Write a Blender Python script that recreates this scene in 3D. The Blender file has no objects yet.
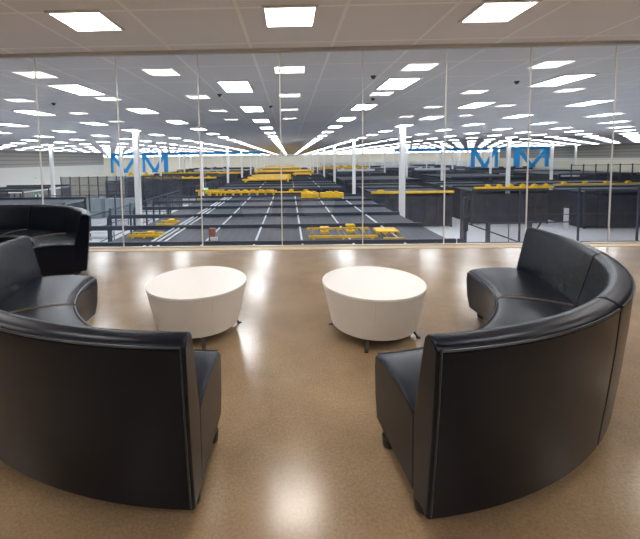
import bpy, bmesh, math, random
from mathutils import Vector, Matrix
random.seed(7)
SC = bpy.context.scene
COL = SC.collection
PI = math.pi

# ------------------------------------------------------------------ materials
def new_mat(name):
    m = bpy.data.materials.new(name); m.use_nodes = True
    nt = m.node_tree
    return m, nt, nt.nodes['Principled BSDF'], nt.nodes['Material Output']

def pmat(name, col, rough=.5, metal=0., spec=.5, coat=0., noise=0., nscale=5., bump=0., bscale=60., emit=None, estr=0.):
    m, nt, b, out = new_mat(name)
    b.inputs['Base Color'].default_value = (*col, 1)
    b.inputs['Roughness'].default_value = rough
    b.inputs['Metallic'].default_value = metal
    b.inputs['Specular IOR Level'].default_value = spec
    b.inputs['Coat Weight'].default_value = coat
    if 'leather' in name: b.inputs['Specular Tint'].default_value = (.80, .88, 1, 1)
    tc = nt.nodes.new('ShaderNodeTexCoord')
    if noise:
        n = nt.nodes.new('ShaderNodeTexNoise'); n.inputs['Scale'].default_value = nscale
        n.inputs['Detail'].default_value = 5
        r = nt.nodes.new('ShaderNodeValToRGB')
        r.color_ramp.elements[0].position = .3; r.color_ramp.elements[1].position = .7
        r.color_ramp.elements[0].color = (*[c*(1-noise) for c in col], 1)
        r.color_ramp.elements[1].color = (*[min(1, c*(1+noise)) for c in col], 1)
        nt.links.new(tc.outputs['Object'], n.inputs['Vector'])
        nt.links.new(n.outputs['Fac'], r.inputs['Fac'])
        nt.links.new(r.outputs['Color'], b.inputs['Base Color'])
    if bump:
        n2 = nt.nodes.new('ShaderNodeTexNoise'); n2.inputs['Scale'].default_value = bscale
        n2.inputs['Detail'].default_value = 4
        bp = nt.nodes.new('ShaderNodeBump'); bp.inputs['Strength'].default_value = bump
        bp.inputs['Distance'].default_value = .01
        nt.links.new(tc.outputs['Object'], n2.inputs['Vector'])
        nt.links.new(n2.outputs['Fac'], bp.inputs['Height'])
        nt.links.new(bp.outputs['Normal'], b.inputs['Normal'])
    if emit:
        b.inputs['Emission Color'].default_value = (*emit, 1)
        b.inputs['Emission Strength'].default_value = estr
    return m

def math_node(nt, op, a, b=None):
    n = nt.nodes.new('ShaderNodeMath'); n.operation = op
    for i, v in enumerate((a, b)):
        if v is None: continue
        if isinstance(v, (int, float)): n.inputs[i].default_value = v
        else: nt.links.new(v, n.inputs[i])
    return n.outputs[0]

def mesh_mat(name, col, opacity, stripe=0., axis='X', sscale=3.0, rough=.6):
    """Welded wire mesh too fine to resolve: diffuse wire coverage over open holes."""
    m, nt, b, out = new_mat(name)
    b.inputs['Base Color'].default_value = (*col, 1)
    b.inputs['Roughness'].default_value = rough
    tr = nt.nodes.new('ShaderNodeBsdfTransparent')
    mx = nt.nodes.new('ShaderNodeMixShader')
    mx.inputs[0].default_value = opacity
    if stripe:
        tc = nt.nodes.new('ShaderNodeTexCoord'); sp = nt.nodes.new('ShaderNodeSeparateXYZ')
        nt.links.new(tc.outputs['Object'], sp.inputs[0])
        v = math_node(nt, 'FRACT', math_node(nt, 'MULTIPLY', sp.outputs[axis], sscale))
        v = math_node(nt, 'LESS_THAN', v, .3)
        v = math_node(nt, 'ADD', math_node(nt, 'MULTIPLY', v, stripe), opacity - stripe*.3)
        nt.links.new(v, mx.inputs[0])
    nt.links.new(tr.outputs[0], mx.inputs[1]); nt.links.new(b.outputs[0], mx.inputs[2])
    nt.links.new(mx.outputs[0], out.inputs['Surface'])
    return m

def glass_mat():
    m, nt, b, out = new_mat('pane_glass')
    nt.nodes.remove(b)
    g = nt.nodes.new('ShaderNodeNewGeometry')
    vm = nt.nodes.new('ShaderNodeVectorMath'); vm.operation = 'DOT_PRODUCT'
    nt.links.new(g.outputs['Normal'], vm.inputs[0]); nt.links.new(g.outputs['Incoming'], vm.inputs[1])
    c = math_node(nt, 'ABSOLUTE', vm.outputs['Value'])
    s = math_node(nt, 'POWER', math_node(nt, 'SUBTRACT', 1., c), 5.)
    fr = math_node(nt, 'ADD', math_node(nt, 'MULTIPLY', s, .9), .045)
    tr = nt.nodes.new('ShaderNodeBsdfTransparent'); tr.inputs[0].default_value = (.975, .985, .985, 1)
    gl = nt.nodes.new('ShaderNodeBsdfGlossy'); gl.inputs['Roughness'].default_value = 0.0
    mx = nt.nodes.new('ShaderNodeMixShader')
    nt.links.new(fr, mx.inputs[0]); nt.links.new(tr.outputs[0], mx.inputs[1]); nt.links.new(gl.outputs[0], mx.inputs[2])
    nt.links.new(mx.outputs[0], out.inputs['Surface'])
    return m

def emis(name, col, s):
    m, nt, b, out = new_mat(name)
    b.inputs['Base Color'].default_value = (.8, .8, .8, 1)
    b.inputs['Emission Color'].default_value = (*col, 1)
    b.inputs['Emission Strength'].default_value = s
    return m

def concrete_mat():
    m, nt, b, out = new_mat('polished_concrete')
    tc = nt.nodes.new('ShaderNodeTexCoord')
    def noise(sc, det=6, rough=.6):
        n = nt.nodes.new('ShaderNodeTexNoise'); n.inputs['Scale'].default_value = sc
        n.inputs['Detail'].default_value = det; n.inputs['Roughness'].default_value = rough
        nt.links.new(tc.outputs['Object'], n.inputs['Vector']); return n.outputs['Fac']
    r = nt.nodes.new('ShaderNodeValToRGB')
    r.color_ramp.elements[0].position = .32; r.color_ramp.elements[1].position = .72
    r.color_ramp.elements[0].color = (.25, .168, .098, 1); r.color_ramp.elements[1].color = (.40, .285, .175, 1)
    nt.links.new(noise(1.3), r.inputs['Fac'])
    r2 = nt.nodes.new('ShaderNodeValToRGB')
    r2.color_ramp.elements[0].position = .35; r2.color_ramp.elements[1].position = .65
    r2.color_ramp.elements[0].color = (.84, .84, .84, 1); r2.color_ramp.elements[1].color = (1.1, 1.1, 1.1, 1)
    nt.links.new(noise(75, 3), r2.inputs['Fac'])
    mx = nt.nodes.new('ShaderNodeMix'); mx.data_type = 'RGBA'; mx.blend_type = 'MULTIPLY'; mx.inputs[0].default_value = 1
    nt.links.new(r.outputs['Color'], mx.inputs['A']); nt.links.new(r2.outputs['Color'], mx.inputs['B'])
    nt.links.new(mx.outputs['Result'], b.inputs['Base Color'])
    rr = nt.nodes.new('ShaderNodeMapRange'); rr.inputs['To Min'].default_value = .14; rr.inputs['To Max'].default_value = .24
    nt.links.new(noise(4.0), rr.inputs['Value']); nt.links.new(rr.outputs['Result'], b.inputs['Roughness'])
    b.inputs['Specular IOR Level'].default_value = .55
    bp = nt.nodes.new('ShaderNodeBump'); bp.inputs['Strength'].default_value = .05; bp.inputs['Distance'].default_value = .01
    nt.links.new(noise(2.2, 3), bp.inputs['Height']); nt.links.new(bp.outputs['Normal'], b.inputs['Normal'])
    return m

def ceiling_mat():
    """white lay-in ceiling tiles with a pale T-bar grid"""
    m, nt, b, out = new_mat('ceiling_tile')
    tc = nt.nodes.new('ShaderNodeTexCoord'); sp = nt.nodes.new('ShaderNodeSeparateXYZ')
    nt.links.new(tc.outputs['Object'], sp.inputs[0])
    def line(o, off, size, w):
        v = math_node(nt, 'FRACT', math_node(nt, 'DIVIDE', math_node(nt, 'ADD', o, off), size))
        return math_node(nt, 'LESS_THAN', v, w/size)
    lx = line(sp.outputs['X'], 1.281 + 500*1.3173 + .66, 1.3173, .05)
    ly = line(sp.outputs['Y'], -9.173 + 500*1.3477 + .67, 1.3477, .05)
    mk = math_node(nt, 'MAXIMUM', lx, ly)
    mx = nt.nodes.new('ShaderNodeMix'); mx.data_type = 'RGBA'
    mx.inputs['A'].default_value = (.84, .84, .865, 1); mx.inputs['B'].default_value = (1, 1, 1, 1)
    nt.links.new(mk, mx.inputs[0]); nt.links.new(mx.outputs['Result'], b.inputs['Base Color'])
    b.inputs['Roughness'].default_value = .75
    return m

def panel_wall_mat():
    m, nt, b, out = new_mat('insulated_wall_panel')
    tc = nt.nodes.new('ShaderNodeTexCoord'); sp = nt.nodes.new('ShaderNodeSeparateXYZ')
    nt.links.new(tc.outputs['Object'], sp.inputs[0])
    v = math_node(nt, 'LESS_THAN', math_node(nt, 'FRACT', math_node(nt, 'MULTIPLY', sp.outputs['Z'], 1.7)), .3)
    mx = nt.nodes.new('ShaderNodeMix'); mx.data_type = 'RGBA'
    mx.inputs['A'].default_value = (.36, .34, .31, 1); mx.inputs['B'].default_value = (.24, .23, .215, 1)
    nt.links.new(v, mx.inputs[0]); nt.links.new(mx.outputs['Result'], b.inputs['Base Color'])
    return m

M = dict(
    leather=pmat('navy_black_leather', (.0025, .0038, .0095), rough=.27, spec=.27, coat=0, noise=.25, nscale=9, bump=.10, bscale=160),
    piping=pmat('leather_piping', (.02, .02, .024), rough=.28, spec=.6),
    welt=pmat('sheen_tinted_welt', (.115, .085, .062), rough=.3, spec=.6),  # tan reflection on the glossy seam roll is put into its colour
    under=pmat('sofa_plinth', (.012, .011, .011), rough=.7),
    foot=pmat('black_foot', (.015, .015, .016), rough=.4),
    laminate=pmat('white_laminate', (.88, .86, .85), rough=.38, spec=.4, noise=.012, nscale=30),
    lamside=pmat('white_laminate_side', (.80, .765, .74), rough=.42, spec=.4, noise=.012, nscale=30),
    steel=pmat('dark_steel', (.035, .033, .032), rough=.35, metal=.8),
    concrete=concrete_mat(),
    sill=pmat('tan_sill', (.62, .47, .31), rough=.4, noise=.06, nscale=4),
    alu=pmat('brushed_aluminium', (.62, .60, .56), rough=.35, metal=.6),
    joint=pmat('glass_joint_silicone', (.74, .74, .72), rough=.3, spec=.6),
    glass=glass_mat(),
    ceil=ceiling_mat(),
    wallpaint=pmat('cream_wall_paint', (.86, .81, .66), rough=.8),
    wallwhite=pmat('off_white_wall', (.78, .77, .73), rough=.8),
    loungewall=pmat('lounge_wall', (.09, .08, .07), rough=.8),
    panelwall=panel_wall_mat(),
    whfloor=pmat('sealed_white_floor', (.84, .85, .90), rough=.35, noise=.04, nscale=.3),
    column=pmat('white_column_paint', (.88, .88, .88), rough=.45),
    blue=pmat('blue_steel_paint', (.005, .34, .80), rough=.45),
    yellow=pmat('safety_yellow_paint', (.86, .52, .015), rough=.45, noise=.15, nscale=2),
    dark=pmat('charcoal_frame', (.030, .043, .068), rough=.5),  # bluish haze of the hall is put into the dark frame, panel, mesh colours
    panel=pmat('charcoal_panel', (.028, .034, .054), rough=.6, noise=.45, nscale=1.2),
    mesh_roof=mesh_mat('black_roof_mesh', (.048, .058, .085), .80, .08, 'X', 2.7),
    mesh_side=mesh_mat('black_side_mesh', (.034, .042, .066), .55, .3, 'X', 1.5),
    mesh_dense=mesh_mat('dense_fence_mesh', (.07, .08, .10), .38, .0, 'X', 2),
    mesh_fence=mesh_mat('fence_mesh', (.05, .06, .085), .08, .0, 'X', 2.2),
    mesh_fence_y=mesh_mat('fence_mesh_lengthwise', (.05, .06, .085), .08, .0, 'Y', 2.2),
    strip=pmat('pale_cable_tray', (.66, .70, .76), rough=.4),
    cabinet=pmat('grey_cabinet', (.30, .36, .39), rough=.5),
    beige=pmat('beige_cabinet', (.55, .52, .45), rough=.5),
    red=pmat('red_brown_box', (.28, .10, .08), rough=.5),
    white=pmat('white_plastic', (.8, .8, .82), rough=.4),
    green=emis('green_sign', (.05, .8, .35), .9),
    led=emis('led_diffuser', (.94, .965, 1.0), 20.0),
    warm=emis('warm_diffuser', (1.0, .95, .88), 21.0),
    frame=pmat('white_fixture_frame', (.8, .8, .8), rough=.4),
    rack=pmat('server_rack', (.05, .06, .08), rough=.4, noise=.6, nscale=3),
)

# ------------------------------------------------------------------ mesh helpers
def bx(bm, c, s, rz=0):
    mt = Matrix.Translation(c) @ Matrix.Rotation(rz, 4, 'Z') @ Matrix.Diagonal((s[0], s[1], s[2], 1))
    bmesh.ops.create_cube(bm, size=1, matrix=mt)

def bar(bm, a, b, w, h=None, up=Vector((0, 0, 1))):
    a, b = Vector(a), Vector(b); d = b-a; L = d.length; d.normalize()
    if abs(d.dot(up)) > .98: up = Vector((0, 1, 0))
    s = d.cross(up).normalized(); u = s.cross(d)
    R = Matrix((s, d, u)).transposed().to_4x4()
    bmesh.ops.create_cube(bm, size=1, matrix=Matrix.Translation((a+b)/2) @ R @ Matrix.Diagonal((w, L, h or w, 1)))

def tube(bm, pts, r, n=8, closed=False):
    rings = []
    N = len(pts); P = [Vector(p) for p in pts]
    for i, p in enumerate(P):
        d = (P[min(i+1, N-1)]-P[max(i-1, 0)]).normalized()
        up = Vector((0, 0, 1)) if abs(d.z) < .9 else Vector((0, 1, 0))
        s = d.cross(up).normalized(); u = s.cross(d)
        rings.append([bm.verts.new(p + (s*math.cos(2*PI*k/n)+u*math.sin(2*PI*k/n))*r) for k in range(n)])
    for i in range(N-1):
        for k in range(n):
            bm.faces.new((rings[i][k], rings[i][(k+1) % n], rings[i+1][(k+1) % n], rings[i+1][k]))
    bm.faces.new(rings[0]); bm.faces.new(rings[-1][::-1])

def lathe(bm, prof, n=64, c=(0, 0)):
    rings = []
    for r, z in prof:
        if r < 1e-6: rings.append([bm.verts.new((c[0], c[1], z))])
        else: rings.append([bm.verts.new((c[0]+r*math.cos(2*PI*k/n), c[1]+r*math.sin(2*PI*k/n), z)) for k in range(n)])
    for i in range(len(rings)-1):
        A, B = rings[i], rings[i+1]
        for k in range(n):
            a = [A[k % len(A)], A[(k+1) % len(A)], B[(k+1) % len(B)], B[k % len(B)]]
            u = []
            [u.append(v) for v in a if v not in u]
            if len(u) > 2: bm.faces.new(u)

def sweep(bm, prof, a0, a1, n):
    """prof: closed (r, z) outline; swept about the origin from angle a0 to a1 with capped ends"""
    rings = []
    for i in range(n+1):
        a = a0+(a1-a0)*i/n
        rings.append([bm.verts.new((r*math.cos(a), r*math.sin(a), z)) for r, z in prof])
    m = len(prof)
    for i in range(n):
        for k in range(m):
            bm.faces.new((rings[i][k], rings[i][(k+1) % m], rings[i+1][(k+1) % m], rings[i+1][k]))
    bm.faces.new(rings[0][::-1]); bm.faces.new(rings[-1])

def obj(name, bm, mat, parent=None, smooth=False, bevel=0, kind=None, segs=3, angle=35):
    bmesh.ops.recalc_face_normals(bm, faces=bm.faces)
    me = bpy.data.meshes.new(name); bm.to_mesh(me); bm.free()
    o = bpy.data.objects.new(name, me); COL.objects.link(o)
    me.materials.append(mat if not isinstance(mat, str) else M[mat])
    if smooth or bevel:
        for p in me.polygons: p.use_smooth = True
        if not bevel:
            me.set_sharp_from_angle(angle=math.radians(angle))
    if bevel:
        b = o.modifiers.new('bevel', 'BEVEL'); b.width = bevel; b.segments = segs; b.limit_method = 'ANGLE'
        b.angle_limit = math.radians(angle); b.harden_normals = False
        w = o.modifiers.new('wn', 'WEIGHTED_NORMAL'); w.keep_sharp = True
    if parent: o.parent = parent
    if kind: o['kind'] = kind
    return o

def thing(name, label, cat, loc=(0, 0, 0), rz=0, group=None):
    o = bpy.data.objects.new(name, None); COL.objects.link(o)
    o.empty_display_size = .1
    o.location = loc; o.rotation_euler = (0, 0, rz)
    return tag(o, label, cat, group)

def tag(o, label, cat, group=None):
    o['label'] = label; o['category'] = cat
    if group: o['group'] = group
    return o

def children(o): return [c for c in bpy.data.objects if c.parent is o]

def copy_tree(o, kids, loc, rz, label, group=None):
    r = o.copy(); COL.objects.link(r); r.location = loc; r.rotation_euler = (0, 0, rz)
    r['label'] = label
    if group: r['group'] = group
    for ch, gs in kids:
        c = ch.copy(); COL.objects.link(c); c.parent = r
        for g in gs:
            d = g.copy(); COL.objects.link(d); d.parent = c
    return r

def struct(name, bm, mat, **k):
    return obj(name, bm, mat, kind='structure', **k)

def box_struct(name, c, s, mat, **k):
    bm = bmesh.new(); bx(bm, c, s); return struct(name, bm, mat, **k)

# ------------------------------------------------------------------ shell
CH = 3.308           # ceiling height above the lounge floor
GY = 6.136           # glass line
WF = -5.5            # hall floor
TOP = -1.8           # top of cage canopies
LX0, LX1, LY0 = -9.5, 9.5, -6.0

box_struct('floor', ((LX0+LX1)/2, (LY0+GY+.15)/2, -.125), (LX1-LX0, GY+.15-LY0, .25), 'concrete')
box_struct('floor_hall', (10, 85, WF-.1), (200, 180, .2), 'whfloor')
box_struct('ceiling', (10, 84, CH+.1), (204, 184, .2), 'ceil')
box_struct('wall_far', (10, 172.1, -1.1), (204, .3, 9), 'wallpaint')
box_struct('wall_back', (0, LY0-.1, CH/2), (LX1-LX0+.4, .2, CH), 'loungewall')
box_struct('wall_lounge_left', (LX0-.1, (LY0+GY)/2, CH/2), (.2, GY-LY0, CH), 'loungewall')
box_struct('wall_lounge_right', (LX1+.1, (LY0+GY)/2, CH/2), (.2, GY-LY0, CH), 'loungewall')
# the hall's near wall under and beside the lounge
bm = bmesh.new()
bx(bm, (0, GY-.2, (WF-.25)/2-.0), (19.4, .3, -.25-WF))
bx(bm, (-49.9, GY-.2, -1.1), (80.4, .3, 8.8)); bx(bm, (61, GY-.2, -1.1), (102.6, .3, 8.8))
struct('wall_front', bm, 'wallwhite')
# side walls of the hall: cream below, grey insulated panels above
box_struct('wall_left', (-40.2, 42, -2.3), (.4, 72, 6.4), 'wallwhite')
box_struct('trim_left_panels', (-40.17, 42, 2.05), (.42, 72, 2.5), 'panelwall')
box_struct('trim_left_ledge', (-39.6, 72.5, -3.4), (.8, 11, 4.2), 'wallpaint')
box_struct('wall_right', (58.2, 54, -2.3), (.4, 96, 6.4), 'wallwhite')
box_struct('trim_right_panels', (58.17, 54, 2.05), (.42, 96, 2.5), 'panelwall')
box_struct('trim_right_ledge', (57.2, 80, -.6), (1.6, 42, 1.8), 'wallpaint')
box_struct('wall_far_left', (-84, 130, -1.1), (.3, 84, 9), 'wallpaint')
box_struct('wall_far_right', (104, 130, -1.1), (.3, 84, 9), 'wallpaint')

# sill, channels, panes, joints of the glazed front
box_struct('trim_1', (0, GY-.10, .003), (19, .20, .006), 'sill')
box_struct('trim_2', (0, GY+.01, .012), (19, .05, .024), 'alu', bevel=.004, segs=2)
box_struct('trim_3', (0, GY, CH-.03), (19, .07, .06), 'alu')
k0, dk = -.136, 1.363
n = 0
for i in range(-7, 8):
    n += 1
    xa = max(LX0, k0+(i-1)*dk)+.009; xb = k0+i*dk-.009
    if i == 7: xb = min(xb, LX1)
    bm = bmesh.new(); bx(bm, ((xa+xb)/2, GY, (CH-.036)/2), (xb-xa, .012, CH-.084))
    struct('window_%d' % n, bm, 'glass')
    if i < 7:
        bm = bmesh.new(); bx(bm, (k0+i*dk, GY, (CH-.036)/2), (.018, .016, CH-.084))
        struct('trim_%d' % (n+3), bm, 'joint')

# ------------------------------------------------------------------ lights
def troffer(name, w, l, mat, label, cat, group):
    t = thing(name, label, cat, (0, 0, 0), 0, group)
    bm = bmesh.new()
    for sx in (-1, 1): bx(bm, (sx*(w/2+.018), 0, -.012), (.036, l+.072, .03))
    for sy in (-1, 1): bx(bm, (0, sy*(l/2+.018), -.012), (w, .036, .03))
    f = obj('light_frame', bm, 'frame', t)
    bm = bmesh.new(); bx(bm, (0, 0, -.008), (w, l, .016))
    d = obj('diffuser', bm, mat, t)
    return t, [(f, []), (d, [])]

lab = 'white rectangular LED panel set in the tiled hall ceiling beyond the glass'
grp = 'LED ceiling panels over the hall'
spots = []
for j in range(-0, 40):
    y = 9.173+4.043*j
    for i in range(-22, 27):
        x = -1.281+3.952*i
        if y < 80 and not (-39.5 < x < 57.5): continue
        if y >= 80 and not (-83 < x < 103): continue
        if abs(x+0.1) > y*.98+1.5: continue
        spots.append((y, x))
spots.sort(key=lambda s: math.hypot(s[0], s[1]))
first = None
far = bmesh.new()
for q, (y, x) in enumerate(spots):
    if q == 0:
        first = troffer('ceiling_light', .68, 1.30, 'led', lab, 'ceiling light', grp); first[0].location = (x, y, CH)
    elif q < 60:
        copy_tree(first[0], first[1], (x, y, CH), 0, lab, grp)
    elif q < 300:
        # too far away to show a frame: the glowing panel alone
        if q == 60:
            bm = bmesh.new(); bx(bm, (0, 0, -.01), (.62, 1.08, .02))
            fo = tag(obj('ceiling_light', bm, 'led'), lab, 'ceiling light', grp); fo.location = (x, y, CH)
        else:
            c = fo.copy(); COL.objects.link(c); c.location = (x, y, CH)
    else:
        bx(far, (x, y, CH-.01), (.55, .90, .02))
o = obj('ceiling_light_field', far, 'led'); o['kind'] = 'stuff'
tag(o, 'distant rows of small LED panels toward the far end of the hall ceiling', 'ceiling lights')

lw = troffer('lounge_ceiling_light', .60, .60, 'warm', 'warm square ceiling light panel over the lounge', 'ceiling light', 'warm square lights over the lounge')
fst = True
for j in range(4):
    y = 4.76-2.985*j
    for i in range(-3, 4):
        x = .034+2.596*i
        if fst: lw[0].location = (x, y, CH); fst = False
        else: copy_tree(lw[0], lw[1], (x, y, CH), 0, 'warm square ceiling light panel over the lounge')

# sprinkler heads / detectors in the ceiling
def detector():
    bm = bmesh.new(); lathe(bm, [(0, 0), (.06, 0), (.06, -.02), (.035, -.05), (.02, -.07), (0, -.07)], 16)
    return obj('smoke_detector', bm, 'dark', smooth=True)
for q, (x, y) in enumerate([(-5.9, 7.4), (-7.2, 11.2), (1.9, 8.3), (2.6, 11.4), (-.6, 12.6), (5.6, 9.2), (-1.9, 10.2)]):
    d = detector() if q == 0 else d0.copy()
    if q == 0: d0 = d
    else: COL.objects.link(d)
    d.location = (x, y, CH)
    tag(d, 'small dark detector on a tile of the hall ceiling', 'smoke detector', 'detectors on the hall ceiling')

# ------------------------------------------------------------------ sofas
RI, RB, RO = 1.265, 1.74, 1.93
SEG = math.radians(30.3)
def make_sofa(label):
    t = thing('curved_sofa', label, 'sofa', (0, 0, 0), 0, 'black curved lounge sofas')
    kids = []
    seat_prof = [(RI+.035, .085), (RI+.01, .20), (RI, .36), (RI+.006, .425), (RI+.045, .452), (RI+.14, .462), (RI+.30, .464), (RB-.06, .455), (RB+.01, .44), (RB+.01, .085)]
    back_prof = [(RB-.002, .085), (RB, .43), (RB+.026, .55), (RB+.056, .68), (RB+.076, .77), (RB+.088, .812), (RB+.108, .828), (RB+.135, .830), (RO-.018, .818), (RO, .796),
                 (RO-.012, .60), (RO-.034, .35), (RO-.062, .085)]
    for i in range(3):
        a0, a1 = SEG*i+.0022, SEG*(i+1)-.0022
        bm = bmesh.new(); sweep(bm, seat_prof, a0, a1, 12)
        s = obj('seat', bm, 'leather', t, bevel=.017, segs=4, angle=28)
        bm = bmesh.new()
        tube(bm, [((RI+.012)*math.cos(a), (RI+.012)*math.sin(a), .436) for a in [a0+.012+(a1-a0-.024)*k/14 for k in range(15)]], .0045, 6)
        sp = obj('piping', bm, 'piping', s, smooth=True)
        subs = [sp]
        if i < 2:
            a = a1+.0022; bm = bmesh.new()
            tube(bm, [(r*math.cos(a), r*math.sin(a), z) for r, z in ((RI+.015, .425), (RI+.05, .450), (RI+.14, .461), (RI+.30, .463), (RB-.01, .45))], .008, 8)
            subs.append(obj('seam_welt', bm, 'welt', s, smooth=True))
        kids.append((s, subs))
        bm = bmesh.new(); sweep(bm, back_prof, a0, a1, 12)
        b = obj('backrest', bm, 'leather', t, bevel=.02, segs=4, angle=28)
        bm = bmesh.new()
        aa = [a0+.010+(a1-a0-.020)*k/14 for k in range(15)]
        tube(bm, [((RO-.001)*math.cos(a), (RO-.001)*math.sin(a), .800) for a in aa], .005, 6)
        if i in (0, 2):
            a = a0+.008 if i == 0 else a1-.008
            tube(bm, [((RO+d)*math.cos(a), (RO+d)*math.sin(a), z) for d, z in ((-.001, .800), (-.013, .60), (-.035, .35), (-.061, .10))], .004, 6)
        bp = obj('piping', bm, 'piping', b, smooth=True)
        kids.append((b, [bp]))
    bm = bmesh.new(); sweep(bm, [(RI+.10, .05), (RI+.10, .09), (RO-.14, .09), (RO-.14, .05)], SEG*.06, SEG*2.94, 30)
    kids.append((obj('plinth', bm, 'under', t), []))
    for a in (.05, 1., 2., 2.95):
        for r in (RI+.13, RO-.19):
            bm = bmesh.new(); lathe(bm, [(0, 0), (.022, 0), (.03, .01), (.034, .06), (0, .06)], 16, (r*math.cos(a*SEG), r*math.sin(a*SEG)))
            kids.append((obj('foot', bm, 'foot', t, smooth=True), []))
    return t, kids
sofa, skids = make_sofa('black leather curved sofa at lower left, its back to the viewer')
sofa.location = (-.39, 3.24, 0); sofa.rotation_euler = (0, 0, math.radians(178.9))
right_sofa = copy_tree(sofa, skids, (.31, 3.195, 0), math.radians(276.2), 'black leather curved sofa at lower right, its back to the viewer')
sofa.scale = (1.095, 1, 1)   # the left sofa is a little deeper than its twins
far_sofa = copy_tree(sofa, skids, (-4.38, 3.90, 0), math.radians(22), 'black leather curved sofa at the far left against the glass, its seat facing the viewer')

far_sofa.scale = (1, 1, 1); right_sofa.scale = (1, 1.045, 1)
# ------------------------------------------------------------------ drum tables
def make_table(label):
    t = thing('drum_table', label, 'table', (0, 0, 0), 0, 'white drum coffee tables')
    kids = []
    bm = bmesh.new(); lathe(bm, [(0, .425), (.428, .425), (.432, .428), (.432, .440), (.429, .443), (0, .443)], 96)
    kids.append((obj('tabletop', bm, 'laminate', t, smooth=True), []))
    bm = bmesh.new(); lathe(bm, [(0, .088), (.350, .088), (.354, .091), (.430, .4245), (0, .4245)], 96)
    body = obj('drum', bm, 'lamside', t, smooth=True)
    bm = bmesh.new(); r0, r1 = .3535, .4285; a = math.radians(-80)
    bar(bm, ((r0+.003)*math.cos(a), (r0+.003)*math.sin(a), .112), ((r1+.0012)*math.cos(a), (r1+.0012)*math.sin(a), .42), .0015, .0015)
    kids.append((body, [obj('seam', bm, 'sill', body)]))
    bm = bmesh.new(); lathe(bm, [(0, .062), (.24, .062), (.24, .088), (0, .088)], 48)
    kids.append((obj('base_plate', bm, 'steel', t, smooth=True), []))
    for k in range(4):
        a = k*PI/2
        bm = bmesh.new()
        c, s = math.cos(a), math.sin(a)
        bar(bm, (.14*c, .14*s, .078), (.325*c, .325*s, .078), .035, .012)
        bar(bm, (.315*c, .315*s, .082), (.365*c, .365*s, .006), .032, .010)
        bx(bm, (.370*c, .370*s, .004), (.036, .03, .008), a)
        kids.append((obj('leg', bm, 'steel', t, bevel=.0015, segs=1), []))
    return t, kids
table, tkids = make_table('white drum table on dark steel feet, the left of the two, beside the left sofa')
table.location = (-.825, 3.14, 0); table.rotation_euler = (0, 0, math.radians(20))
copy_tree(table, tkids, (.705, 3.09, 0), math.radians(-20), 'white drum table on dark steel feet, the right of the two, beside the right sofa')

# ------------------------------------------------------------------ hall columns
def column_bm():
    bm = bmesh.new(); bx(bm, (0, 0, (CH-WF)/2), (.30, .30, CH-WF)); return bm
cm = None
ROWY = [21.8+16.2*j for j in range(9)]
named = {(1, 0): 'white square column right of centre, nearest and thickest one, beside the near cage roof',
         (0, 0): 'white square column on the left rising in front of the left blue truss',
         (0, 1): 'white square column second in the left line, near the left end of the yellow gantry',
         (1, 1): 'white square column second in the right line, behind the nearest right column',
         (2, 1): 'white square column at right standing between the two blue truss frames',
         (-1, 1): 'white square column near the left edge against the grey panelled wall'}
for j, y in enumerate(ROWY):
    for i, x in enumerate([-56.7, -40.85, -25., -9.15, 6.7, 22.5, 38.35, 54.2, 70.]):
        ii = i-3
        if (x < -39 or x > 56) and y < 86: continue
        if abs(x) > y*.92: continue
        if cm is None:
            o = obj('column', column_bm(), 'column', bevel=.015, segs=1); cm = o
        else:
            o = cm.copy(); COL.objects.link(o)
        o.location = (x, y, WF)
        if (ii, j) in named: tag(o, named[(ii, j)], 'column', 'white hall columns')
        else: tag(o, 'slender white column far down the hall holding up the tiled ceiling', 'column', 'far white hall columns')

# ------------------------------------------------------------------ blue trusses
def truss(label, x0, x1, frames, y=80):
    t = thing('steel_truss', label, 'truss', (0, y, 0))
    bm = bmesh.new(); bx(bm, ((x0+x1)/2, 0, 2.98), (x1-x0, .5, .55)); obj('top_beam', bm, 'blue', t)
    for (a, b, wa, wb) in frames:
        bm = bmesh.new()
        bx(bm, (a+wa/2, 0, .83), (wa, .5, 3.76)); bx(bm, (b-wb/2, 0, .83), (wb, .5, 3.76))
        m = (a+b)/2 + (wa-wb)/4
        bar(bm, (a+wa, 0, 2.7), (m, 0, -.95), .62, .4, Vector((0, 1, 0)))
        bar(bm, (b-wb, 0, 2.7), (m, 0, -.95), .62, .4, Vector((0, 1, 0)))
        bx(bm, (m, 0, -.9), (1.3, .45, .28))
        obj('braced_frame', bm, 'blue', t)
    return t
truss('blue steel truss beam across the left of the hall with V braced frames', -39.3, -5.8, [(-39.3, -33.2, .4, .45), (-32.3, -26.7, .4, .8)])
truss('blue steel truss beam across the right of the hall with two V braced frames', 23, 56.2, [(39.4, 45.0, .7, .45), (48.6, 55.8, 1.05, .55)])

# ------------------------------------------------------------------ cages
def fence_panel(bm_post, bm_mesh, a, b, z0, z1, step):
    pass

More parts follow.
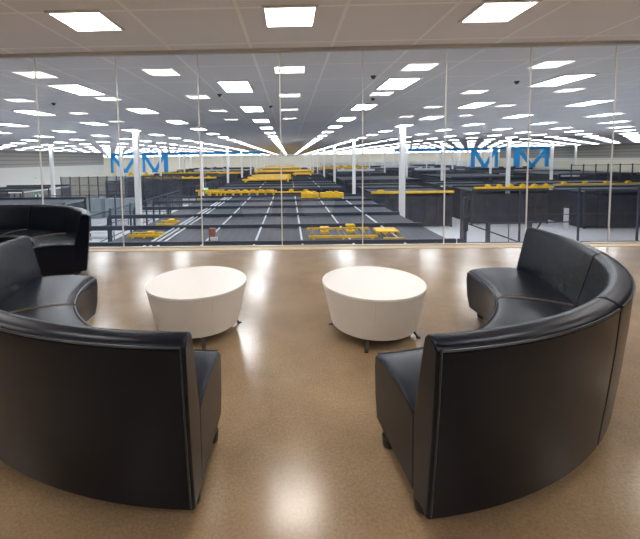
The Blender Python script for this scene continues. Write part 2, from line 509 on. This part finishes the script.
def cage(label, x0, x1, y0, y1, z1=TOP, beam_step=3.65, strips=(), roof=None, front='mesh_side', solid=False, racks=True, sides=True, group='dark wire cages'):
    t = thing('equipment_cage', label, 'cage', ((x0+x1)/2, (y0+y1)/2, WF), 0, group)
    cx, cy = (x0+x1)/2, (y0+y1)/2
    X0, X1, Y0, Y1 = x0-cx, x1-cx, y0-cy, y1-cy
    H = z1-WF
    rx0, rx1 = (roof[0]-cx, roof[1]-cx) if roof else (X0, X1)
    bm = bmesh.new(); bx(bm, ((rx0+rx1)/2, 0, H-.10), (rx1-rx0, Y1-Y0, .02)); obj('roof_mesh', bm, 'mesh_roof', t)
    nb = max(1, round((Y1-Y0)/beam_step))
    for k in range(nb+1):
        y = Y0+(Y1-Y0)*k/nb
        bm = bmesh.new(); bx(bm, (0, y, H-.02), (X1-X0, .14, .22)); obj('roof_beam', bm, 'dark', t)
    bm = bmesh.new()
    for y in (Y0, Y1) if solid else [Y0+(Y1-Y0)*k/nb for k in range(nb+1)]:
        for x in (X0, X1): bx(bm, (x, y, (H-.12)/2), (.12, .12, H-.12))
    obj('posts', bm, 'dark', t)
    for s in strips:
        bm = bmesh.new(); bx(bm, (s-cx, (Y0+Y1)/2, H-.055), (.075, Y1-Y0-.2, .05)); obj('cable_tray', bm, 'strip', t)
    if sides:
        bm = bmesh.new()
        if solid:
            bx(bm, (0, Y0, H/2-.15), (X1-X0-.12, .05, H-.5))
            n = max(2, int((X1-X0)/1.2))
            obj('front_panel', bm, 'panel', t)
            bm = bmesh.new()
            for k in range(n+1): bx(bm, (X0+(X1-X0)*k/n, Y0-.05, H/2-.15), (.06, .05, H-.5))
            bx(bm, (0, Y0-.06, H-.62), (X1-X0, .06, .08)); bx(bm, (0, Y0-.06, .2), (X1-X0, .06, .08))
            obj('front_rails', bm, 'dark', t)
        else:
            bx(bm, (0, Y0+.03, H/2-.1), (X1-X0-.12, .02, H-.35)); obj('front_mesh', bm, front, t)
        bm = bmesh.new()
        for x in (X0, X1): bx(bm, (x, 0, H/2-.1), (.02, Y1-Y0-.14, H-.35))
        obj('side_mesh', bm, 'mesh_side', t)
    return t

# near cage directly below the glass
cage('long dark mesh cage roof directly beyond the glass, crossed by black beams', -10.9, 6.45, 10.55, 32.45, beam_step=3.65,
     strips=(-5.75, -5.5, -5.2, -3.48, -1.42, .48, 2.47, 4.46), roof=(-7.6, 6.45), sides=False, group='dark wire cages')
# centre line of cages behind it
CL = [('dark mesh cage in the centre just behind the yellow gantry, with pale trays', 40.5, 54),
      ('dark mesh cage on the centre line, third from the glass under the broad yellow roof', 57.5, 69),
      ('dark mesh cage on the centre line, fourth from the glass', 73, 85),
      ('dark mesh cage on the centre line, fifth from the glass', 89, 104),
      ('dark mesh cage on the centre line, farthest from the glass', 108, 130)]
for l, a, b in CL:
    cage(l, -8.6, 6.2, a, b, strips=(-3.5, .5, 3.5) if a < 60 else (), beam_step=4.5 if a < 60 else 12)
# cages right
RC = [('solid fronted dark cage right of the nearest column, yellow rail along its front', 8.3, 16.0, 36.2, 51),
      ('solid fronted dark cage at right behind the gate, yellow rail with carriages on top', 18.6, 26.2, 37.4, 51),
      ('solid fronted dark cage at the right edge beyond the curved sofa back', 27.6, 42, 34.5, 50)]
for l, a, b, c, d in RC: cage(l, a, b, c, d, z1=-1.95, solid=True, beam_step=5)
q = 0
for (a, b) in ((8.3, 20.5), (24.2, 36), (40, 53.4)):
    for (c, d) in ((55, 68), (73, 88), (94, 112), (118, 135)):
        cage('low dark cage roof at right of the hall, %s %s' % (['left file,', 'middle file,', 'right file,'][int(a > 20)+int(a > 38)],
             {55: 'nearest row', 73: 'second row', 94: 'third row', 118: 'farthest row'}[c]), a, b, c, d, z1=-1.9+.25*((q*7) % 3), beam_step=9, solid=(c == 55))
        q += 1
# cages left
LC = [('low dark cage roof at the left edge beyond the far sofa, near the left column', -27.5, -18.8, 25.5, 33, -1.8, False),
      ('dark cage at far left below the grey panelled wall', -39.4, -30.5, 41, 50, -1.7, False),
      ('dark fenced cage between the grey cabinets and the blue truss', -28.5, -22.5, 56, 62, -1.6, False),
      ('wide dark cage below the left blue truss with a yellow rail', -30, -13.0, 67, 80, -1.6, True),
      ('dark cage left of centre, second row behind the blue truss', -32, -12.5, 86, 104, -1.6, True),
      ('dark cage left of centre, farthest row behind the blue truss', -34, -12.5, 110, 130, -1.4, True)]
for l, a, b, c, d, z, s in LC: cage(l, a, b, c, d, z1=z, solid=s, beam_step=6)

# server racks / machines standing inside near cages: each a cabinet
def cabinet(name, label, cat, x0, x1, y, z0, h, dpt, mat, group=None):
    t = thing(name, label, cat, ((x0+x1)/2, y, z0), 0, group)
    w = x1-x0
    bm = bmesh.new(); bx(bm, (0, 0, h/2), (w, dpt, h)); obj('body', bm, mat, t, bevel=.02, segs=1)
    bm = bmesh.new()
    for s in (-1, 1): bx(bm, (s*w/4, -dpt/2-.01, h/2), (w/2-.06, .03, h-.2))
    obj('door', bm, mat, t)
    bm = bmesh.new(); bx(bm, (.06, -dpt/2-.04, h*.5), (.04, .04, .3)); obj('handle', bm, 'dark', t)
    return t
for k, (x0, x1, l) in enumerate([(-27.6, -26.0, 'pale grey metal cabinet, leftmost of the row beyond the far sofa'),
                                 (-25.0, -23.1, 'pale grey metal cabinet, second from the left in the row'),
                                 (-22.6, -20.8, 'pale grey metal cabinet, third from the left in the row'),
                                 (-20.3, -18.8, 'pale grey metal cabinet, rightmost of the row by the left column')]):
    cabinet('metal_cabinet', l, 'cabinet', x0, x1, 44.5, WF, 2.45, 1.0, 'cabinet', 'pale grey cabinets')

# fences on the hall floor
def fence(label, a, b, z1=TOP, step=2.6, midrails=(.5,), mesh=True, zoff=0, mat='mesh_fence', post=.11, base=WF):
    a, b = Vector(a), Vector(b); L = (b-a).length; d = (b-a).normalized()
    t = thing('mesh_fence', label, 'fence', (a.x, a.y, base), math.atan2(d.y, d.x), 'mesh fences on the hall floor')
    H = z1-base; n = max(1, round(L/step))
    for k in range(n+1):
        bm = bmesh.new(); bx(bm, (L*k/n, 0, (H+.12)/2), (post, post, H+.12)); obj('post', bm, 'dark', t)
    bm = bmesh.new(); bx(bm, (L/2, 0, H-.03), (L, .06, .07)); bx(bm, (L/2, 0, .2), (L, .06, .07))
    for m in midrails: bx(bm, (L/2, 0, H*m), (L, .05, .05))
    obj('rails', bm, 'dark', t)
    if mesh:
        bm = bmesh.new(); bx(bm, (L/2, 0, H/2+.08), (L-.1, .012, H-.3)); obj('mesh_panel', bm, mat, t)
    return t
fence('tall black mesh fence across the floor behind the gate at right', (13.4, 28.6), (36, 28.6), step=4.6, midrails=(.55,), z1=-1.2, mat='mesh_fence')
fence('black mesh fence running away beside the open left bay of the near cage', (-12.2, 15), (-12.2, 40), step=3.2, midrails=(.5, .75))
fence('black mesh fence across the floor in front of the grey cabinets', (-26, 37), (-12.6, 37), step=2.7, z1=-1.9)
fence('tall mesh fence behind the grey cabinets left of the first column', (-33, 52), (-15.5, 52), step=1.35, midrails=(.35, .55, .75), z1=-.7, mat='mesh_dense')
fence('mesh fence left of the second left column, running away beside the aisle', (-10.6, 41), (-10.6, 64), step=2.6, z1=-1.4)
fence('mesh fence crossing the white floor left of the yellow gantry', (-21, 56), (-12, 56), step=1.9, z1=-2.6)
fence('tall mesh fence on the far right below the panelled wall', (43.5, 46), (56, 46), step=1.9, z1=-.9, midrails=(.35, .7))
fence('mesh fence far right beyond the right blue frame', (40, 52.6), (57, 52.6), step=1.7, z1=.0, midrails=(.3, .6))

# gate with knee-high frame and diagonal brace
def gate():
    t = thing('sliding_gate', 'low black gate frame with diagonal brace on the white floor at right', 'gate', (13.2, 27.6, WF))
    for x, h in ((0, 3.9), (1.75, 1.95), (4.85, 2.0)):
        bm = bmesh.new(); bx(bm, (x, 0, h/2), (.24, .24, h)); obj('post', bm, 'dark', t)
    bm = bmesh.new(); bx(bm, (-.0, -.14, 1.9), (.3, .2, 1.1)); bx(bm, (.22, -.1, 3.3), (.2, .2, .9)); obj('control_box', bm, 'foot', t)
    bm = bmesh.new()
    bx(bm, (3.3, 0, 1.9), (2.9, .08, .09)); bx(bm, (3.3, 0, .25), (2.9, .12, .16)); bx(bm, (3.3, 0, 1.0), (.05, .05, 1.7))
    bx(bm, (6.4, 0, 1.95), (3.0, .08, .09)); bx(bm, (6.4, 0, .3), (3.0, .1, .1))
    bx(bm, (-2.2, 0, .28), (4.2, .14, .2)); bx(bm, (-.25, 0, .5), (.5, .2, .5))
    obj('gate_frame', bm, 'dark', t)
    bm = bmesh.new(); bar(bm, (.1, -.1, 1.95), (5.0, -.1, .1), .1, .1); bar(bm, (5.0, -.1, .9), (5.6, -.1, 1.9), .08, .08); obj('brace', bm, 'dark', t)
    bm = bmesh.new(); bx(bm, (3.3, 0, 1.05), (2.8, .01, 1.6)); obj('mesh_panel', bm, 'mesh_fence', t)
gate()
# pedestals at the far corner of the second right cage
t = thing('white_pedestal', 'small white post with dark cap beside the right solid cage corner', 'post', (26.0, 34.6, WF))
bm = bmesh.new(); bx(bm, (0, 0, 1.0), (.28, .28, 2.0)); obj('pole', bm, 'white', t)
bm = bmesh.new(); bx(bm, (0, 0, 2.08), (.5, .32, .16)); obj('cap', bm, 'dark', t)

# ------------------------------------------------------------------ yellow things
def gantry(name, label, cat, x0, x1, y, z, depth=.35, h=.28, trol=(), legs=0, group=None, base=TOP, mat='yellow'):
    t = thing(name, label, cat, ((x0+x1)/2, y, z), 0, group)
    cx = (x0+x1)/2
    bm = bmesh.new(); bx(bm, (0, 0, 0), (x1-x0, depth, h)); obj('rail', bm, mat, t, bevel=.02, segs=1)
    for (x, w, hh) in trol:
        bm = bmesh.new(); bx(bm, (x-cx, -.05, h/2+hh/2), (w, depth+.1, hh)); bx(bm, (x-cx, -.05, h/2+hh*.85), (w*.5, depth*.6, hh)); obj('carriage', bm, mat, t)
    for k in range(legs):
        x = x0+.3+(x1-x0-.6)*k/max(1, legs-1)
        bm = bmesh.new(); bx(bm, (x-cx, 0, (base-z)/2-h/4), (.16, .2, abs(base-z)+h/2)); obj('leg', bm, mat, t)
    return t
gr = 'yellow rails over the cages'
gantry('overhead_rail', 'yellow gantry crossing the aisle left of centre behind the near cage', 'gantry', -7.9, -1.2, 34.0, -1.55, .5, .20,
       [(-5.6+.72*k, .38, .09) for k in range(6)], 9, gr, -2.0)
gantry('overhead_rail', 'short yellow gantry leg frame left of the second left column', 'gantry', -8.6, -6.0, 33.2, -1.3, .3, .14, [], 3, gr, -2.4)
t = thing('machine_hood', 'pair of bulky yellow machine hoods behind the near cage, right of centre', 'machine', (2.75, 31.3, -1.87), 0, None)
for k, (x, w) in enumerate(((-1.0, 1.5), (.85, 2.0))):
    bm = bmesh.new(); bx(bm, (x, 0, .21), (w, .8, .42)); bx(bm, (x-.2, -.1, .44), (w*.3, .5, .16)); bx(bm, (x+.4, -.1, .44), (w*.18, .5, .22)); obj('hood', bm, 'yellow', t, bevel=.04, segs=2)
gantry('overhead_rail', 'thin yellow rail on the front of the centre cage behind the machine hoods', 'rail', -4.5, 2.8, 40.0, -2.15, .2, .14, [(-3.0, .6, .2), (-1.9, .4, .2), (.2, .5, .2), (1.8, .5, .15)], 0, gr)
gantry('overhead_rail', 'long yellow rail along the front of the solid cage right of the nearest column', 'rail', 8.0, 16.0, 35.8, -1.95, .3, .2, [(8.9, .6, .12)], 0, gr)
gantry('overhead_rail', 'long yellow rail with small carriages over the solid cage at right', 'rail', 18.6, 26.4, 37.0, -1.72, .3, .2,
       [(19.9+1.15*k, .35, .2) for k in range(6)], 0, gr)
gantry('overhead_rail', 'yellow rail on the cage roof at far right edge', 'rail', 29, 40, 40.5, -1.75, .3, .14, [(30+2.3*k, .35, .2) for k in range(5)], 0, gr)
gantry('overhead_rail', 'yellow rail along the wide dark cage below the left blue truss', 'rail', -27.0, -13.4, 66.6, -1.75, .3, .28, [(-26+1.6*k, .5, .15) for k in range(8)], 0, gr)
gantry('overhead_rail', 'yellow rail high on the left end of the wide cage below the left truss', 'rail', -30.5, -25.8, 68.5, -1.15, .3, .25, [(-30, .5, .3), (-28.6, .5, .3), (-27, .5, .3)], 0, gr)
gantry('overhead_rail', 'faint yellow rail behind the left truss on the second dark cage', 'rail', -31, -16, 85.5, -1.5, .4, .28, [(-30+2.2*k, .6, .2) for k in range(7)], 0, gr)
def yroof(label, x0, x1, y0, y1, z, n):
    t = thing('yellow_conveyor_deck', label, 'conveyor', ((x0+x1)/2, (y0+y1)/2, z), 0, 'yellow decks on the centre cages')
    L = y1-y0; W = x1-x0
    bm = bmesh.new()
    for k in range(n):
        y = -L/2+L*(k+.5)/n; sh = .35*((k*5) % 3-1)
        bx(bm, (sh, y, 0), (W-.8, L/n*.5, .2))
    obj('deck', bm, 'yellow', t)
    bm = bmesh.new()
    for s in (-1, 1): bx(bm, (s*(W/2-.5), 0, -.2), (.2, L, .2))
    obj('side_beam', bm, 'yellow', t)
yroof('broad yellow conveyor deck on the third centre cage', -6.6, .3, 50, 67, -1.36, 8)
yroof('yellow conveyor strip right of the broad deck on the centre line', 0.6, 4.4, 66, 72, -1.3, 3)
yroof('yellow conveyor deck on the fourth centre cage', -7.5, 5.5, 76, 88, -1.2, 4)
yroof('yellow conveyor deck on the fifth centre cage', -8.6, 3.4, 94, 108, -1.05, 4)
yroof('farthest yellow conveyor deck at the end of the centre line', -8, 2.0, 116, 132, -.9, 4)
gantry('overhead_rail', 'yellow rail far down the hall right of the centre line', 'rail', 7.5, 20, 92, -.95, .8, .5, [(9+2*k, 1, .3) for k in range(5)], 0, gr)
gantry('overhead_rail', 'short yellow rail beside the far left column line', 'rail', -14.5, -9.5, 75, -1.2, .8, .35, [(-13, 1, .2)], 0, gr)

# conveyors under the near cage roof
def conveyor(label, x0, x1, y, mods, dy=.45, base=TOP-.085, h=.24):
    t = thing('conveyor', label, 'conveyor', ((x0+x1)/2, y, base), 0, 'yellow conveyors on the near cage roof')
    cx = (x0+x1)/2
    for s in (-1, 1):
        bm = bmesh.new(); bx(bm, (0, s*dy, h), (x1-x0, .07, .10)); obj('side_rail', bm, 'yellow', t)
    bm = bmesh.new(); n = int((x1-x0)/.35)
    for k in range(n): bx(bm, (x0-cx+.2+k*.35, 0, h), (.06, dy*2-.1, .05))
    obj('rollers', bm, 'dark', t)
    for k in range(3):
        x = x0-cx+.2+(x1-x0-.4)*k/2
        for s in (-1, 1):
            bm = bmesh.new(); bx(bm, (x, s*dy, h/2-.02), (.08, .06, h-.04)); obj('leg', bm, 'yellow', t)
    for (x, yy, w, hh) in mods:
        bm = bmesh.new(); bx(bm, (x-cx, yy, h+hh/2), (w*.45, .25, hh)); bx(bm, (x-cx, yy, h+hh), (w, .3, .09)); bx(bm, (x-cx, yy, h+.05), (w*.9, .3, .1)); obj('head_unit', bm, 'yellow', t, bevel=.02, segs=1)
    return t
conveyor('yellow roller conveyor with two heads on the near cage roof, right of centre', .75, 3.5, 15.35, [(1.45, -.1, .38, .22), (2.55, .0, .38, .30)], .85)
conveyor('plain short yellow roller conveyor at the right of the near cage roof', 3.75, 4.55, 15.2, [], .65, h=.12)
conveyor('yellow roller conveyor near the left end of the near cage roof', -7.1, -5.7, 15.9, [(-6.2, 0, .3, .1)], .25, h=.12)
conveyor('small yellow roller conveyor on the second bay of the near cage roof, left', -6.9, -5.95, 18.9, [(-6.3, .2, .25, .12)], .4, h=.12)
t = thing('flat_hatch', 'flat yellow hatch on the near cage roof toward its right side', 'hatch', (4.35, 16.55, -1.885))
bm = bmesh.new(); bx(bm, (0, 0, .06), (1.0, .9, .12)); obj('lid', bm, 'yellow', t, bevel=.02, segs=1)
bm = bmesh.new(); bx(bm, (.2, -.5, .05), (.3, .06, .06)); obj('handle', bm, 'dark', t)
t = thing('parts_tower', 'red-brown box with white panel on the near cage roof left of centre', 'machine', (-3.25, 15.0, TOP-.085))
bm = bmesh.new(); bx(bm, (0, 0, .27), (.26, .26, .54)); obj('body', bm, 'red', t, bevel=.02, segs=1)
bm = bmesh.new(); bx(bm, (.1, -.15, .1), (.30, .06, .2)); obj('panel', bm, 'white', t)
# low benches and floor kit inside the left open floor
for k, (x, y, w) in enumerate([(-16.5, 31, 2.2), (-14.5, 27, 1.8), (-19, 40, 2.4)]):
    t = thing('steel_bench', 'grey steel bench on the white floor left of the near cage, %s' % ['middle one', 'nearest one', 'farthest one'][k], 'bench', (x, y, WF), 0, 'benches on the hall floor')
    bm = bmesh.new(); bx(bm, (0, 0, .9), (w, .9, .06)); bx(bm, (0, 0, .4), (w-.1, .8, .04)); obj('worktop', bm, 'strip', t)
    for sx in (-1, 1):
        for sy in (-1, 1):
            bm = bmesh.new(); bx(bm, (sx*(w/2-.06), sy*.38, .44), (.06, .06, .88)); obj('leg', bm, 'dark', t)

# exit signs
for k, (x, y, z, l) in enumerate([(-27.7, 39.5, -2.15, 'small green lit sign on the dark cage at the far left'),
                                  (-39.9, 56.5, -.85, 'tiny green lit sign low on the cream left wall'),
                                  (-8.9, 38.3, -1.55, 'small green lit sign by the second left column')]):
    t = thing('exit_sign', l, 'sign', (x, y, z))
    bm = bmesh.new(); bx(bm, (0, 0, 0), (.62, .08, .22)); obj('housing', bm, 'white', t)
    bm = bmesh.new(); bx(bm, (0, -.045, 0), (.56, .02, .18)); obj('sign_face', bm, 'green', t)
    bm = bmesh.new(); bx(bm, (0, .02, (CH-z)/2 if k == 2 else .15), (.02, .02, CH-z if k == 2 else .3)); obj('hanger', bm, 'white', t)

# machinery boxes on far roofs: low ducts (one per cage line)
q = 0
for (x, y, w) in [(10, 60, 6), (14.5, 80, 8), (28, 62, 6), (31, 80, 7), (46, 76, 7), (30, 102, 9), (12, 104, 7), (-20, 94, 9), (-24, 118, 9)]:
    bm = bmesh.new(); bx(bm, (0, 0, .2), (w, 1.4, .4))
    for s in (-1, 0, 1): bx(bm, (s*w*.35, 0, .5), (.5, .9, .3))
    o = tag(obj('roof_duct', bm, 'strip' if q % 2 else 'dark'), 'low metal duct lying on a far dark cage roof', 'duct', 'ducts on far cage roofs'); o.location = (x, y, TOP+.4); q += 1
# bright shelving rows at far right
for k in range(12):
    t = thing('shelving_rack', 'pale shelving rack in the bright row at the far right of the hall', 'shelving', (14+5*k, 140, WF), 0, 'pale far shelving racks')
    bm = bmesh.new()
    for z in (1, 2.2, 3.4, 4.4, 5.0): bx(bm, (0, 0, z), (4.2, 1.2, .15))
    obj('shelf', bm, 'strip', t)
    bm = bmesh.new()
    for s in (-1, -.33, .33, 1): bx(bm, (s*2.05, 0, 2.6), (.16, 1.2, 5.2))
    obj('upright', bm, 'strip', t)
    bm = bmesh.new()
    for z in (1, 2.2, 3.4, 4.4):
        for x in (-1.4, 0, 1.4): bx(bm, (x, 0, z+.45), (1.05, .9, .7))
    obj('carton', bm, 'white', t)

# ------------------------------------------------------------------ world, camera
w = bpy.data.worlds.new('world'); SC.world = w; w.use_nodes = True
w.node_tree.nodes['Background'].inputs[0].default_value = (.9, .92, 1, 1)
w.node_tree.nodes['Background'].inputs[1].default_value = .3

f, px, py = 365.0, 281.8, 183.3
p, yw, r = .067, -.021, -.015
cam = bpy.data.cameras.new('camera'); co = bpy.data.objects.new('camera', cam); COL.objects.link(co)
cam.sensor_width = 36; cam.sensor_fit = 'HORIZONTAL'; cam.lens = f/640*36
cam.shift_x = (320-px)/640; cam.shift_y = (py-269.5)/640
cam.clip_end = 400; cam.clip_start = .05
cy, sy, cp, sp, cr, sr = math.cos(yw), math.sin(yw), math.cos(p), math.sin(p), math.cos(r), math.sin(r)
Ry = Matrix(((cy, 0, -sy), (0, 1, 0), (sy, 0, cy))); Rp = Matrix(((1, 0, 0), (0, cp, -sp), (0, sp, cp))); Rr = Matrix(((cr, -sr, 0), (sr, cr, 0), (0, 0, 1)))
R = Rr @ Rp @ Ry          # rows: right, down, forward in (x, down, forward) axes
def wv(v): return Vector((v[0], v[2], -v[1]))
right, down, fwd = wv(R[0]), wv(R[1]), wv(R[2])
co.matrix_world = Matrix.Translation((0, 0, 1.5)) @ Matrix((right, -down, -fwd)).transposed().to_4x4()
SC.camera = co

SC.view_settings.view_transform = 'Standard'
SC.view_settings.look = 'None'
SC.view_settings.exposure = 0.12
SC.cycles.transparent_max_bounces = 32
SC.cycles.max_bounces = 8
SC.cycles.sample_clamp_indirect = 6
SC.cycles.use_denoising = True
